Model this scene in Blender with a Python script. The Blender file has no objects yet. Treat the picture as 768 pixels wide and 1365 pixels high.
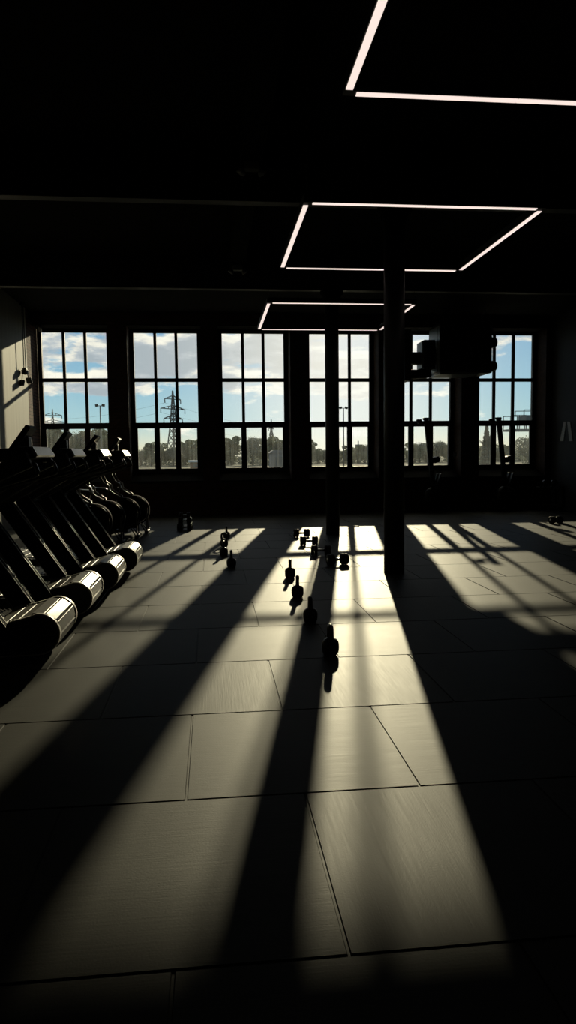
import bpy, bmesh, math, random
from mathutils import Vector, Matrix
R = math.radians
S = bpy.context.scene
C = S.collection

# ------------------------------------------------------------------ camera
CAM_H = 1.4315
F_PX = 957.93
pitch, yaw, roll = 0.0793365, 0.10456644, -0.01125639
cd = bpy.data.cameras.new('camera')
cam = bpy.data.objects.new('camera', cd); C.objects.link(cam)
cd.sensor_fit = 'VERTICAL'; cd.sensor_height = 36.0
cd.lens = 36.0 * F_PX / 1365.0
cd.clip_start = 0.05; cd.clip_end = 3000
fwd = Vector((math.sin(yaw)*math.cos(pitch), math.cos(yaw)*math.cos(pitch), -math.sin(pitch)))
rgt = Vector((math.cos(yaw), -math.sin(yaw), 0)); upv = rgt.cross(fwd)
r2 = rgt*math.cos(roll) + upv*math.sin(roll)
u2 = -rgt*math.sin(roll) + upv*math.cos(roll)
m = Matrix.Identity(4)
for i in range(3):
    m[i][0] = r2[i]; m[i][1] = u2[i]; m[i][2] = -fwd[i]; m[i][3] = (0, 0, CAM_H)[i]
cam.matrix_world = m
S.camera = cam

# ------------------------------------------------------------------ exposure
S.view_settings.view_transform = 'Standard'
S.view_settings.look = 'None'
S.view_settings.exposure = 0.0
S.view_settings.gamma = 1.0
S.view_settings.use_curve_mapping = False
S.cycles.use_denoising = True
S.cycles.caustics_reflective = False
S.cycles.caustics_refractive = False
S.cycles.transparent_max_bounces = 16

# ------------------------------------------------------------------ node helper
class NT:
    def __init__(s, tree): s.t = tree; s.n = tree.nodes; s.l = tree.links
    def add(s, typ, ins=None, **kw):
        n = s.n.new(typ)
        for k, v in kw.items(): setattr(n, k, v)
        if ins:
            for k, v in ins.items(): s.set(n, k, v)
        return n
    def set(s, n, k, v):
        sock = n.inputs[k]
        if isinstance(v, bpy.types.NodeSocket): s.l.new(v, sock)
        else: sock.default_value = v
    def math(s, op, a, b=0.0, c=0.0, clamp=False):
        n = s.add('ShaderNodeMath', operation=op, use_clamp=clamp)
        for i, v in enumerate((a, b, c)): s.set(n, i, v)
        return n.outputs[0]
    def mix(s, f, a, b, mode='MIX'):
        n = s.add('ShaderNodeMix', data_type='RGBA', blend_type=mode)
        s.set(n, 0, f); s.set(n, 6, a); s.set(n, 7, b)
        return n.outputs[2]
    def ramp(s, f, stops, interp='LINEAR'):
        n = s.add('ShaderNodeValToRGB'); n.color_ramp.interpolation = interp
        e = n.color_ramp.elements
        while len(e) < len(stops): e.new(0.5)
        for i, (p, c) in enumerate(stops):
            e[i].position = p
            e[i].color = (c, c, c, 1) if isinstance(c, (int, float)) else (*c, 1)
        s.set(n, 0, f)
        return n.outputs[0]
    def noise(s, vec, scale, detail=4, rough=0.5):
        n = s.add('ShaderNodeTexNoise', {'Vector': vec, 'Scale': scale, 'Detail': detail, 'Roughness': rough})
        return n.outputs['Fac']
    def mapv(s, vec, scale=(1, 1, 1), loc=(0, 0, 0)):
        n = s.add('ShaderNodeMapping', {'Vector': vec, 'Scale': scale, 'Location': loc})
        return n.outputs[0]

# ------------------------------------------------------------------ sky
SUN_AZ = math.atan(0.188)
SUN_EL = math.atan(0.277/math.sqrt(1+0.188**2))
W = bpy.data.worlds.new('sky'); S.world = W; W.use_nodes = True
t = NT(W.node_tree); t.n.clear()
tc = t.add('ShaderNodeTexCoord').outputs['Generated']
sx = t.add('ShaderNodeSeparateXYZ', {0: tc})
az = t.math('ARCTAN2', sx.outputs[0], sx.outputs[1])
el = t.math('ARCSINE', sx.outputs[2])
base = t.ramp(t.math('MULTIPLY_ADD', el, 1.6, 0.1, clamp=True), [
    (0.0, (0.10, 0.11, 0.09)), (0.095, (0.42, 0.40, 0.30)), (0.105, (0.74, 0.66, 0.44)), (0.135, (0.60, 0.66, 0.55)),
    (0.175, (0.36, 0.56, 0.60)), (0.25, (0.27, 0.48, 0.60)), (0.40, (0.16, 0.34, 0.54)), (1.0, (0.07, 0.15, 0.30))])
daz = t.math('SUBTRACT', az, SUN_AZ)
glow = t.math('POWER', 2.718, t.math('MULTIPLY', t.math('MULTIPLY', daz, daz), -40.0))
cv = t.add('ShaderNodeCombineXYZ', {0: t.math('MULTIPLY', az, 10.0), 1: t.math('MULTIPLY', el, 30.0), 2: 3.7}).outputs[0]
n1 = t.noise(cv, 1.0, 9, 0.58)
cv2 = t.add('ShaderNodeCombineXYZ', {0: t.math('MULTIPLY', az, 10.0), 1: t.math('MULTIPLY_ADD', el, 30.0, 0.30), 2: 3.7}).outputs[0]
n2 = t.noise(cv2, 1.0, 9, 0.58)
cov = t.ramp(t.math('MULTIPLY', el, 5.0, clamp=True), [
    (0.0, 0.42), (0.12, 0.44), (0.22, 0.40), (0.34, 0.40), (0.43, 0.54), (0.50, 0.62), (0.62, 0.66), (0.80, 0.60), (1.0, 0.50)])
cov = t.math('SUBTRACT', cov, t.ramp(az, [(0.27, 0.0), (0.33, 0.09), (0.40, 0.11)]))
dens = t.math('SUBTRACT', t.math('ADD', n1, cov), 1.0)
mask = t.math('MULTIPLY', dens, 14.0, clamp=True)
thick = t.math('MULTIPLY', t.math('SUBTRACT', n2, t.math('SUBTRACT', 1.0, cov)), 5.5, clamp=True)
cloud = t.ramp(thick, [(0.0, (0.92, 0.88, 0.76)), (0.30, (0.80, 0.77, 0.68)), (0.62, (0.46, 0.50, 0.53)), (1.0, (0.36, 0.41, 0.45))])
sky = t.mix(mask, base, cloud)
sky = t.mix(t.math('MULTIPLY', glow, 0.8), sky, (0.88, 0.78, 0.56, 1), 'SCREEN')
bg = t.add('ShaderNodeBackground', {0: sky, 1: 1.2})
t.l.new(bg.outputs[0], t.add('ShaderNodeOutputWorld').inputs[0])

# ------------------------------------------------------------------ sun
sd = bpy.data.lights.new('sun', 'SUN'); sun = bpy.data.objects.new('sun', sd); C.objects.link(sun)
sd.energy = 4.8; sd.color = (1.0, 0.865, 0.57); sd.angle = R(0.62)
tosun = Vector((math.sin(SUN_AZ)*math.cos(SUN_EL), math.cos(SUN_AZ)*math.cos(SUN_EL), math.sin(SUN_EL)))
sun.rotation_euler = tosun.to_track_quat('Z', 'Y').to_euler()
sun.location = (10, 60, 25)

# ------------------------------------------------------------------ materials
def pbr(name, col, rough=0.5, metal=0.0, spec=0.5, var=0.0, scale=8.0, bump=0.0, bscale=60.0):
    mt = bpy.data.materials.new(name); mt.use_nodes = True
    t = NT(mt.node_tree); b = t.n['Principled BSDF']
    b.inputs['Base Color'].default_value = (*col, 1); b.inputs['Roughness'].default_value = rough
    b.inputs['Metallic'].default_value = metal; b.inputs['Specular IOR Level'].default_value = spec
    tc = t.add('ShaderNodeTexCoord').outputs['Object']
    if var:
        n = t.noise(tc, scale, 5, 0.6)
        f = t.ramp(n, [(0.3, 1-var), (0.7, 1+var)])
        t.set(b, 'Base Color', t.mix(1.0, (*col, 1), f, 'MULTIPLY'))
        t.set(b, 'Roughness', t.math('MULTIPLY_ADD', n, 0.2, rough-0.1, clamp=True))
    if bump:
        bp = t.add('ShaderNodeBump', {'Height': t.noise(tc, bscale, 3), 'Strength': bump, 'Distance': 0.01})
        t.set(b, 'Normal', bp.outputs[0])
    return mt
def emis(name, col, st):
    mt = bpy.data.materials.new(name); mt.use_nodes = True
    t = NT(mt.node_tree); b = t.n['Principled BSDF']
    b.inputs['Base Color'].default_value = (0.05, 0.05, 0.05, 1)
    b.inputs['Emission Color'].default_value = (*col, 1); b.inputs['Emission Strength'].default_value = st
    return mt

M = {}
M['ceiling'] = pbr('black_ceiling_paint', (0.007, 0.0065, 0.006), 0.85, var=0.15, spec=0.1)
M['matt'] = pbr('matt_black_paint', (0.005, 0.005, 0.005), 0.9, var=0.1, spec=0.08)
M['steel_black'] = pbr('black_painted_steel', (0.014, 0.014, 0.014), 0.5, var=0.15, spec=0.35)
M['beam'] = pbr('black_beam_paint', (0.018, 0.017, 0.016), 0.45, var=0.15, spec=0.4)
M['frame'] = pbr('black_window_paint', (0.012, 0.012, 0.012), 0.55, var=0.15, spec=0.3)
M['darkwall'] = pbr('charcoal_wall_paint', (0.07, 0.078, 0.095), 0.75, var=0.08, spec=0.2)
M['plastic'] = pbr('black_plastic', (0.010, 0.010, 0.010), 0.45, var=0.15, spec=0.4)
M['rubber'] = pbr('black_rubber', (0.012, 0.012, 0.012), 0.6, var=0.2, spec=0.3, bump=0.1, bscale=120)
M['iron'] = pbr('powder_coated_iron', (0.012, 0.012, 0.012), 0.42, var=0.2, spec=0.4, bump=0.08, bscale=200)
M['chrome'] = pbr('brushed_chrome', (0.55, 0.54, 0.52), 0.28, metal=1.0, var=0.1, scale=40)
M['silver'] = pbr('silver_trim', (0.50, 0.48, 0.43), 0.38, metal=1.0, var=0.06, scale=25)
M['dimmetal'] = pbr('dull_dark_metal', (0.15, 0.145, 0.13), 0.4, metal=1.0, var=0.1, scale=30)
M['gloss'] = pbr('satin_black_tube', (0.012, 0.012, 0.012), 0.22, spec=0.6)
M['silverpaint'] = pbr('silver_lacquer', (0.34, 0.325, 0.28), 0.38, metal=0.35, var=0.05, scale=25)
M['nose'] = pbr('pale_silver_lacquer', (0.85, 0.82, 0.74), 0.40, metal=0.9, var=0.04, scale=25)
M['greybox'] = pbr('grey_painted_metal', (0.16, 0.17, 0.175), 0.4, var=0.12)
M['logo'] = pbr('pale_logo_paint', (0.62, 0.63, 0.64), 0.6, var=0.05)
M['strip'] = emis('led_diffuser', (1.0, 0.83, 0.75), 1.0)
M['vinyl'] = pbr('black_vinyl', (0.013, 0.012, 0.012), 0.5, var=0.1)
M['white'] = pbr('white_sheet_metal', (0.55, 0.54, 0.5), 0.6, var=0.08)
M['galv'] = pbr('galvanised_steel', (0.10, 0.105, 0.10), 0.6, metal=0.3, var=0.1)
M['lift'] = pbr('grey_green_steel', (0.10, 0.12, 0.115), 0.6, var=0.1)
M['brown'] = pbr('brown_cladding', (0.16, 0.07, 0.04), 0.8, var=0.15)
M['greywall'] = pbr('grey_cladding', (0.13, 0.135, 0.14), 0.8, var=0.15, scale=2)
M['glassdark'] = pbr('dark_window_glass', (0.04, 0.05, 0.06), 0.15)
M['bark'] = pbr('tree_bark', (0.07, 0.058, 0.045), 0.9, var=0.3)
M['tarp'] = pbr('screen_glass', (0.01, 0.01, 0.012), 0.12)

def pane_mat(name, dirt, streak):
    mt = bpy.data.materials.new(name); mt.use_nodes = True
    t = NT(mt.node_tree); t.n.clear()
    g = t.add('ShaderNodeNewGeometry').outputs['Position']
    n = t.noise(t.mapv(g, (22, 1, 0.9)), 1.0, 6, 0.65)
    n2 = t.noise(g, 2.2, 4, 0.6)
    f = t.math('MULTIPLY', t.ramp(t.math('MULTIPLY', n, t.math('ADD', n2, 0.5)), [(0.3, 1-streak), (0.75, 1+streak)]), dirt)
    tr = t.add('ShaderNodeBsdfTransparent', {0: (0.97, 0.985, 0.98, 1)})
    tl = t.add('ShaderNodeBsdfTranslucent', {0: (0.75, 0.78, 0.76, 1)})
    gl = t.add('ShaderNodeBsdfGlossy', {'Roughness': 0.04, 'Color': (1, 1, 1, 1)})
    fr = t.add('ShaderNodeFresnel', {'IOR': 1.45})
    m1 = t.add('ShaderNodeMixShader', {0: f, 1: tr.outputs[0], 2: tl.outputs[0]})
    m2 = t.add('ShaderNodeMixShader', {0: fr.outputs[0], 1: m1.outputs[0], 2: gl.outputs[0]})
    t.l.new(m2.outputs[0], t.add('ShaderNodeOutputMaterial').inputs[0])
    return mt
M['pane'] = pane_mat('window_glass', 0.008, 0.6)
M['dirtypane'] = pane_mat('grimy_window_glass', 0.028, 0.8)

def brick_mat(name, k):
    mt = bpy.data.materials.new(name); mt.use_nodes = True
    t = NT(mt.node_tree); b = t.n['Principled BSDF']
    g = t.add('ShaderNodeNewGeometry').outputs['Position']
    s = t.add('ShaderNodeSeparateXYZ', {0: g})
    v = t.add('ShaderNodeCombineXYZ', {0: t.math('ADD', s.outputs[0], s.outputs[1]), 1: s.outputs[2], 2: 0.0}).outputs[0]
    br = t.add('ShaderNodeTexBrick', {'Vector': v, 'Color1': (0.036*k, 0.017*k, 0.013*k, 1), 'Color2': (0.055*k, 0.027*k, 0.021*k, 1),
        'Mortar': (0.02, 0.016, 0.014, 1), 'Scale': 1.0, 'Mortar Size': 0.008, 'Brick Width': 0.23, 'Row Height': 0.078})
    n = t.noise(g, 14, 5, 0.6)
    t.set(b, 'Base Color', t.mix(1.0, br.outputs[0], t.ramp(n, [(0.3, 0.6), (0.7, 1.3)]), 'MULTIPLY'))
    b.inputs['Roughness'].default_value = 0.85; b.inputs['Specular IOR Level'].default_value = 0.2
    bp = t.add('ShaderNodeBump', {'Height': t.math('ADD', t.math('MULTIPLY', br.outputs['Fac'], -1.0), t.math('MULTIPLY', n, 0.5)), 'Strength': 0.6, 'Distance': 0.012})
    t.set(b, 'Normal', bp.outputs[0])
    return mt
M['brick'] = brick_mat('dark_red_brick', 0.8); M['bricklit'] = brick_mat('sunlit_red_brick', 3.4)  # second is a brighter copy of the brick, sunlight put into its colour

def panel_mat():
    mt = bpy.data.materials.new('pale_wall_panels'); mt.use_nodes = True
    t = NT(mt.node_tree); b = t.n['Principled BSDF']
    g = t.add('ShaderNodeNewGeometry').outputs['Position']
    n = t.noise(t.mapv(g, (1, 9, 0.5)), 1.0, 4, 0.6)
    t.set(b, 'Base Color', t.mix(1.0, (0.80, 0.78, 0.71, 1), t.ramp(n, [(0.3, 0.88), (0.7, 1.08)]), 'MULTIPLY'))
    b.inputs['Roughness'].default_value = 0.7; b.inputs['Specular IOR Level'].default_value = 0.2
    return mt
M['panel'] = panel_mat()

def floor_mat():
    mt = bpy.data.materials.new('rubber_floor_tiles'); mt.use_nodes = True
    t = NT(mt.node_tree); b = t.n['Principled BSDF']
    g = t.add('ShaderNodeNewGeometry').outputs['Position']
    a = t.add('ShaderNodeAttribute', attribute_name='tile_random').outputs['Fac']
    off = t.add('ShaderNodeCombineXYZ', {0: t.math('MULTIPLY', a, 37.0), 1: t.math('MULTIPLY', a, 91.0), 2: 0.0}).outputs[0]
    p = t.add('ShaderNodeVectorMath', {0: g, 1: off}, operation='ADD').outputs[0]
    along_x = t.noise(t.mapv(p, (3.0, 95.0, 1)), 1.0, 5, 0.65)
    along_y = t.noise(t.mapv(p, (95.0, 3.0, 1)), 1.0, 5, 0.65)
    pick = t.math('GREATER_THAN', a, 0.72)
    st = t.math('ADD', t.math('MULTIPLY', along_x, t.math('SUBTRACT', 1.0, pick)), t.math('MULTIPLY', along_y, pick))
    blot = t.noise(p, 2.6, 5, 0.6)
    fine = t.noise(p, 130, 2, 0.5)
    v = t.math('ADD', t.math('MULTIPLY_ADD', st, 0.9, 0.25), t.math('MULTIPLY_ADD', blot, 0.5, -0.25))
    v = t.math('ADD', v, t.math('MULTIPLY_ADD', fine, 0.25, -0.05))
    v = t.math('MULTIPLY', v, t.math('MULTIPLY_ADD', t.math('FRACT', t.math('MULTIPLY', a, 7.31)), 0.26, 0.80))
    vc = t.add('ShaderNodeCombineXYZ', {0: v, 1: v, 2: v}).outputs[0]
    t.set(b, 'Base Color', t.mix(1.0, FLOOR_COL, vc, 'MULTIPLY'))
    t.set(b, 'Roughness', t.math('ADD', t.math('MULTIPLY', st, 0.14), FLOOR_ROUGH))
    b.inputs['Specular IOR Level'].default_value = FLOOR_SPEC
    bp = t.add('ShaderNodeBump', {'Height': t.math('ADD', st, t.math('MULTIPLY', fine, 0.6)), 'Strength': 0.16, 'Distance': 0.004})
    t.set(b, 'Normal', bp.outputs[0])
    return mt
FLOOR_COL = (0.029, 0.0287, 0.0225, 1); FLOOR_ROUGH = 0.50; FLOOR_SPEC = 0.095
M['floor'] = floor_mat()

def belt_mat():
    mt = bpy.data.materials.new('treadmill_slats'); mt.use_nodes = True
    t = NT(mt.node_tree); b = t.n['Principled BSDF']
    tc = t.add('ShaderNodeTexCoord').outputs['Object']
    n = t.noise(t.mapv(tc, (60, 60, 60)), 1.0, 3, 0.6)
    t.set(b, 'Base Color', t.mix(1.0, (0.085, 0.078, 0.06, 1), t.ramp(n, [(0.3, 0.5), (0.7, 1.4)]), 'MULTIPLY'))
    b.inputs['Roughness'].default_value = 0.44; b.inputs['Specular IOR Level'].default_value = 0.35
    return mt
M['belt'] = belt_mat()

def leaf_mat(name, c1, c2):
    mt = bpy.data.materials.new(name); mt.use_nodes = True
    t = NT(mt.node_tree); t.n.clear()
    g = t.add('ShaderNodeNewGeometry').outputs['Position']
    n = t.noise(g, 0.9, 4, 0.6)
    col = t.mix(t.ramp(n, [(0.35, 0.0), (0.65, 1.0)]), (*c1, 1), (*c2, 1))
    d = t.add('ShaderNodeBsdfDiffuse', {0: col}); tr = t.add('ShaderNodeBsdfTranslucent', {0: col})
    mx = t.add('ShaderNodeMixShader', {0: 0.3, 1: d.outputs[0], 2: tr.outputs[0]})
    t.l.new(mx.outputs[0], t.add('ShaderNodeOutputMaterial').inputs[0])
    return mt
M['leaf'] = leaf_mat('olive_foliage', (0.15, 0.175, 0.10), (0.24, 0.25, 0.145))
M['leafgrey'] = leaf_mat('grey_green_foliage', (0.15, 0.175, 0.14), (0.24, 0.25, 0.19))
M['grass'] = pbr('rough_grass', (0.055, 0.055, 0.034), 0.95, var=0.35, scale=0.15, spec=0.1)

# ------------------------------------------------------------------ mesh helpers
def merge(bm, tmp, mat=None):
    if mat is not None: tmp.transform(mat)
    me = bpy.data.meshes.new('tmp'); tmp.to_mesh(me); tmp.free()
    bm.from_mesh(me); bpy.data.meshes.remove(me)
def box(bm, c, s, rot=None, bev=0.0, seg=2):
    t = bmesh.new(); bmesh.ops.create_cube(t, size=1.0)
    bmesh.ops.scale(t, vec=s, verts=t.verts)
    if bev: bmesh.ops.bevel(t, geom=t.edges[:], offset=bev, segments=seg, profile=0.5, affect='EDGES')
    mt = Matrix.Translation(c)
    if rot is not None: mt = mt @ (rot if isinstance(rot, Matrix) else Matrix.Rotation(rot[0], 4, rot[1]))
    merge(bm, t, mt); return bm
def bounds(bm, x0, x1, y0, y1, z0, z1, bev=0.0):
    return box(bm, ((x0+x1)/2, (y0+y1)/2, (z0+z1)/2), (abs(x1-x0), abs(y1-y0), abs(z1-z0)), bev=bev)
def bar(bm, a, b, w, h, bev=0.0):
    """rectangular bar from a to b; w across (horizontal), h the other way"""
    a, b = Vector(a), Vector(b); d = b-a; L = d.length; z = d.normalized()
    up = Vector((0, 1, 0)) if abs(z.y) < 0.9 else Vector((1, 0, 0))
    x = up.cross(z).normalized(); y = z.cross(x)
    mt = Matrix(((x.x, y.x, z.x, 0), (x.y, y.y, z.y, 0), (x.z, y.z, z.z, 0), (0, 0, 0, 1)))
    t = bmesh.new(); bmesh.ops.create_cube(t, size=1.0)
    bmesh.ops.scale(t, vec=(h, w, L), verts=t.verts)
    if bev: bmesh.ops.bevel(t, geom=t.edges[:], offset=bev, segments=2, profile=0.5, affect='EDGES')
    merge(bm, t, Matrix.Translation((a+b)/2) @ mt); return bm
def tube(bm, pts, r, n=10, cap=True):
    pts = [Vector(p) for p in pts]; rs = r if isinstance(r, (list, tuple)) else [r]*len(pts)
    rings = []; ref = None
    for i, p in enumerate(pts):
        if i == 0: d = pts[1]-p
        elif i == len(pts)-1: d = p-pts[i-1]
        else: d = (pts[i+1]-p).normalized() + (p-pts[i-1]).normalized()
        d.normalize()
        if ref is None:
            ref = Vector((0, 0, 1)) if abs(d.z) < 0.9 else Vector((1, 0, 0))
        x = ref.cross(d).normalized(); y = d.cross(x).normalized(); ref = y
        ref = y
        rings.append([bm.verts.new(p + (x*math.cos(k*2*math.pi/n) + y*math.sin(k*2*math.pi/n))*rs[i]) for k in range(n)])
        ref = d.cross(x).normalized()
    for i in range(len(rings)-1):
        for k in range(n):
            f = bm.faces.new((rings[i][k], rings[i][(k+1) % n], rings[i+1][(k+1) % n], rings[i+1][k])); f.smooth = n > 5
    if cap:
        bm.faces.new(rings[0][::-1]); bm.faces.new(rings[-1])
    return bm
def lathe(bm, prof, n=24, mat=None, cap=True):
    t = bmesh.new(); rings = []
    for r, z in prof:
        rings.append([t.verts.new((r*math.cos(2*math.pi*k/n), r*math.sin(2*math.pi*k/n), z)) for k in range(n)])
    for i in range(len(rings)-1):
        for k in range(n):
            f = t.faces.new((rings[i][k], rings[i][(k+1) % n], rings[i+1][(k+1) % n], rings[i+1][k])); f.smooth = True
    if cap:
        t.faces.new(rings[0][::-1]); t.faces.new(rings[-1])
    merge(bm, t, mat); return bm
def prism(bm, prof, y0, y1, bev=0.0):
    """polygon in x-z extruded along y"""
    t = bmesh.new()
    a = [t.verts.new((x, y0, z)) for x, z in prof]; b = [t.verts.new((x, y1, z)) for x, z in prof]
    t.faces.new(a); t.faces.new(b[::-1]); n = len(prof)
    for i in range(n): t.faces.new((a[i], b[i], b[(i+1) % n], a[(i+1) % n]))
    bmesh.ops.recalc_face_normals(t, faces=t.faces)
    if bev: bmesh.ops.bevel(t, geom=t.edges[:], offset=bev, segments=2, profile=0.5, affect='EDGES')
    merge(bm, t); return bm
RX90 = Matrix.Rotation(R(90), 4, 'X'); RY90 = Matrix.Rotation(R(90), 4, 'Y')
def T(x, y, z): return Matrix.Translation((x, y, z))
def obj(name, bm, mat, parent=None, loc=None, recalc=True):
    if recalc: bmesh.ops.recalc_face_normals(bm, faces=bm.faces)
    me = bpy.data.meshes.new(name); bm.to_mesh(me); bm.free()
    me.materials.append(M[mat] if isinstance(mat, str) else mat)
    o = bpy.data.objects.new(name, me); C.objects.link(o)
    if parent: o.parent = parent
    if loc: o.location = loc
    return o
def tag(o, label, cat, group=None, kind=None):
    o['label'] = label; o['category'] = cat
    if group: o['group'] = group
    if kind: o['kind'] = kind
    return o
def thing(name, label, cat, loc=(0, 0, 0), rz=0.0, group=None, kind=None):
    o = bpy.data.objects.new(name, None); C.objects.link(o); o.empty_display_size = 0.1
    o.location = loc; o.rotation_euler = (0, 0, rz)
    return tag(o, label, cat, group, kind)
def dup(root, loc, rz=None, label=None, scale=None):
    kids = {}
    for o in C.objects:
        if o.parent: kids.setdefault(o.parent, []).append(o)
    def cp(o, par):
        c = o.copy(); C.objects.link(c)
        if par: c.parent = par
        for ch in kids.get(o, []): cp(ch, c)
        return c
    r = cp(root, None); r.location = loc
    if rz is not None: r.rotation_euler = (0, 0, rz)
    if scale is not None: r.scale = scale
    if label: r['label'] = label
    return r
B = bmesh.new
random.seed(11)

# ================================================================== STRUCTURE
XL, XR, YN, YF = -4.12, 8.58, -4.0, 17.5       # inner faces
YG = 18.1                                       # glass plane
ZC = 4.8
# floor: staggered 1 m tiles with chamfered joints
def build_floor():
    bm = B(); lay = bm.faces.layers.float.new('tile_random')
    Y0, X0, g, ch, dz = 1.9245, 0.3656, 0.004, 0.003, 0.005
    def quad(vs, r):
        f = bm.faces.new([bm.verts.new(v) for v in vs]); f[lay] = r
    k = -6
    while Y0+k < YF:
        ya, yb = max(YN, Y0+k), min(YF, Y0+k+1)
        offs = X0 + (0.5 if k % 2 else 0.0)
        i = -6
        while offs+i < XR:
            xa, xb = max(XL, offs+i), min(XR, offs+i+1)
            i += 1
            if xb-xa < 0.02 or yb-ya < 0.02: continue
            r = random.random()
            x0, x1, y0, y1 = xa+g, xb-g, ya+g, yb-g
            x2, x3, y2, y3 = x0+ch, x1-ch, y0+ch, y1-ch
            quad([(x2, y2, 0), (x3, y2, 0), (x3, y3, 0), (x2, y3, 0)], r)
            quad([(x0, y0, -dz), (x1, y0, -dz), (x3, y2, 0), (x2, y2, 0)], r)
            quad([(x1, y0, -dz), (x1, y1, -dz), (x3, y3, 0), (x3, y2, 0)], r)
            quad([(x1, y1, -dz), (x0, y1, -dz), (x2, y3, 0), (x3, y3, 0)], r)
            quad([(x0, y1, -dz), (x0, y0, -dz), (x2, y2, 0), (x2, y3, 0)], r)
        k += 1
    quad([(XL, YN, -dz), (XR, YN, -dz), (XR, YF, -dz), (XL, YF, -dz)], 0.05)
    return bm
tag(obj('floor', build_floor(), 'floor', recalc=False), 'floor of large staggered grey rubber tiles', 'floor', kind='structure')
bm = B(); bounds(bm, XL-.2, XR+.2, YN-.2, 18.2, ZC, ZC+.2)
tag(obj('ceiling', bm, 'ceiling'), 'black painted ceiling', 'ceiling', kind='structure')
bm = B(); bounds(bm, XL-.2, XL, YN, 17.02, -.2, ZC)
tag(obj('wall_left', bm, 'panel'), 'pale left wall catching barred sunlight', 'wall', kind='structure')
bm = B(); bounds(bm, XL-.2, XL-.012, 17.02, 18.2, -.2, ZC)
tag(obj('wall_return', bm, 'bricklit'), 'strip of dark red brick between the pale left wall and the first window', 'wall', kind='structure')
bm = B(); bounds(bm, XR, XR+.2, YN, 18.2, -.2, ZC)
tag(obj('wall_right', bm, 'darkwall'), 'charcoal right wall', 'wall', kind='structure')
bm = B(); bounds(bm, XL-.2, XR+.2, YN-.2, YN, -.2, ZC)
tag(obj('wall_near', bm, 'darkwall'), 'dark wall behind the viewpoint', 'wall', kind='structure')

# window wall
WX = [-4.02, -1.84, 0.303, 2.48, 4.58, 6.77]; WW = 1.53
Z_SILL, Z_T1, Z_T2, Z_TOP = 1.125, 2.165, 3.30, 4.44
bm = B()
bounds(bm, XL, XR, YF, 18.2, -.2, 0.80)
bounds(bm, XL, XR, YF, 18.2, 4.54, ZC)
edges = [e for x in WX for e in (x-.1, x+WW+.1)][1:] + [XR]
for a, b in zip(edges[0::2], edges[1::2]): bounds(bm, a, b, YF, 18.2, 0.80, 4.54)
tag(obj('wall_far', bm, 'brick'), 'dark brick window wall with six tall openings', 'wall', kind='structure')
wnames = ['leftmost', 'second from left', 'third from left', 'fourth from left, partly behind a column', 'fifth from left, behind the hanging air unit', 'rightmost']
for i, x0 in enumerate(WX):
    x1 = x0+WW; xc = (x0+x1)/2
    w = thing('window_%d' % (i+1), 'tall black framed nine pane window, '+wnames[i], 'window', (xc, YG, 0), kind='structure')
    h = WW/2
    bm = B()
    bounds(bm, -h-.1, -h, -.05, .05, 1.0, 4.54); bounds(bm, h, h+.1, -.05, .05, 1.0, 4.54)
    bounds(bm, -h, h, -.05, .05, Z_TOP, 4.54); bounds(bm, -h, h, -.05, .05, 1.0, Z_SILL)
    obj('window_frame', bm, 'frame', w)
    bm = B(); bounds(bm, -h, h, -.045, .045, Z_T1-.045, Z_T1+.095); bounds(bm, -h, h, -.035, .035, Z_T2-.045, Z_T2+.04)
    obj('transom', bm, 'frame', w)
    bm = B()
    for s in (-1, 1):
        bounds(bm, s*WW/6-.036, s*WW/6+.036, -.03, .03, Z_T1+.095, Z_TOP)
        bounds(bm, s*WW/6-.065, s*WW/6+.065, -.04, .04, Z_SILL, Z_T1-.045)
    obj('mullion', bm, 'frame', w)
    bm = B()
    for s in (-1, 1): bounds(bm, s*h, s*(h-.04), -.04, .04, Z_SILL, Z_T1-.045)
    obj('sash_frame', bm, 'frame', w)
    bm = B(); bounds(bm, -h, h, -.004, .004, Z_T1+.05, Z_TOP+.01)
    obj('upper_glass', bm, 'pane', w)
    bm = B(); bounds(bm, -h, h, -.004, .004, Z_SILL-.01, Z_T1)
    obj('lower_glass', bm, 'dirtypane', w)['label'] = 'grimy lower panes'
    bm = B()
    t0 = bmesh.new()
    pr = [(-.62, .80), (-.62, .835), (-.05, 1.02), (-.05, .80)]
    a = [t0.verts.new((-h-.1, y, z)) for y, z in pr]; b = [t0.verts.new((h+.1, y, z)) for y, z in pr]
    t0.faces.new(a); t0.faces.new(b[::-1])
    for q in range(4): t0.faces.new((a[q], b[q], b[(q+1) % 4], a[(q+1) % 4]))
    merge(bm, t0)
    obj('window_sill', bm, 'matt', w)
    bm = B(); bounds(bm, -h-.1, h+.1, -.60, -.05, 4.515, 4.54); obj('window_head', bm, 'matt', w)  # black lining added so the brick soffit stays dark, as in shade

# columns and beams
for x, y, lab in ((2.16, 8.40, 'nearer round black steel column between the rows of weights'), (2.14, 12.68, 'farther round black steel column beside the dumbbells')):
    c = thing('column', lab, 'column', (x, y, 0), kind='structure')
    bm = B(); lathe(bm, [(.122, 0), (.122, 4.2)], 32); obj('shaft', bm, 'steel_black', c)
    bm = B(); lathe(bm, [(.15, 4.13), (.16, 4.15), (.16, 4.2), (.2, 4.22), (.2, 4.27)], 32); obj('capital', bm, 'matt', c)
for y, lab in ((4.1, 'nearest'), (8.40, 'middle'), (12.68, 'farthest')):
    bm = B()
    bounds(bm, XL, XR, y-.07, y+.07, 4.28, 4.305); bounds(bm, XL, XR, y-.07, y+.07, 4.475, 4.50)
    bounds(bm, XL, XR, y-.012, y+.012, 4.305, 4.475); bounds(bm, XL, XR, y-.07, y+.07, 4.5, ZC)
    tag(obj('beam', bm, 'beam'), lab+' black steel beam running across under the ceiling', 'beam', kind='structure')

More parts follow.
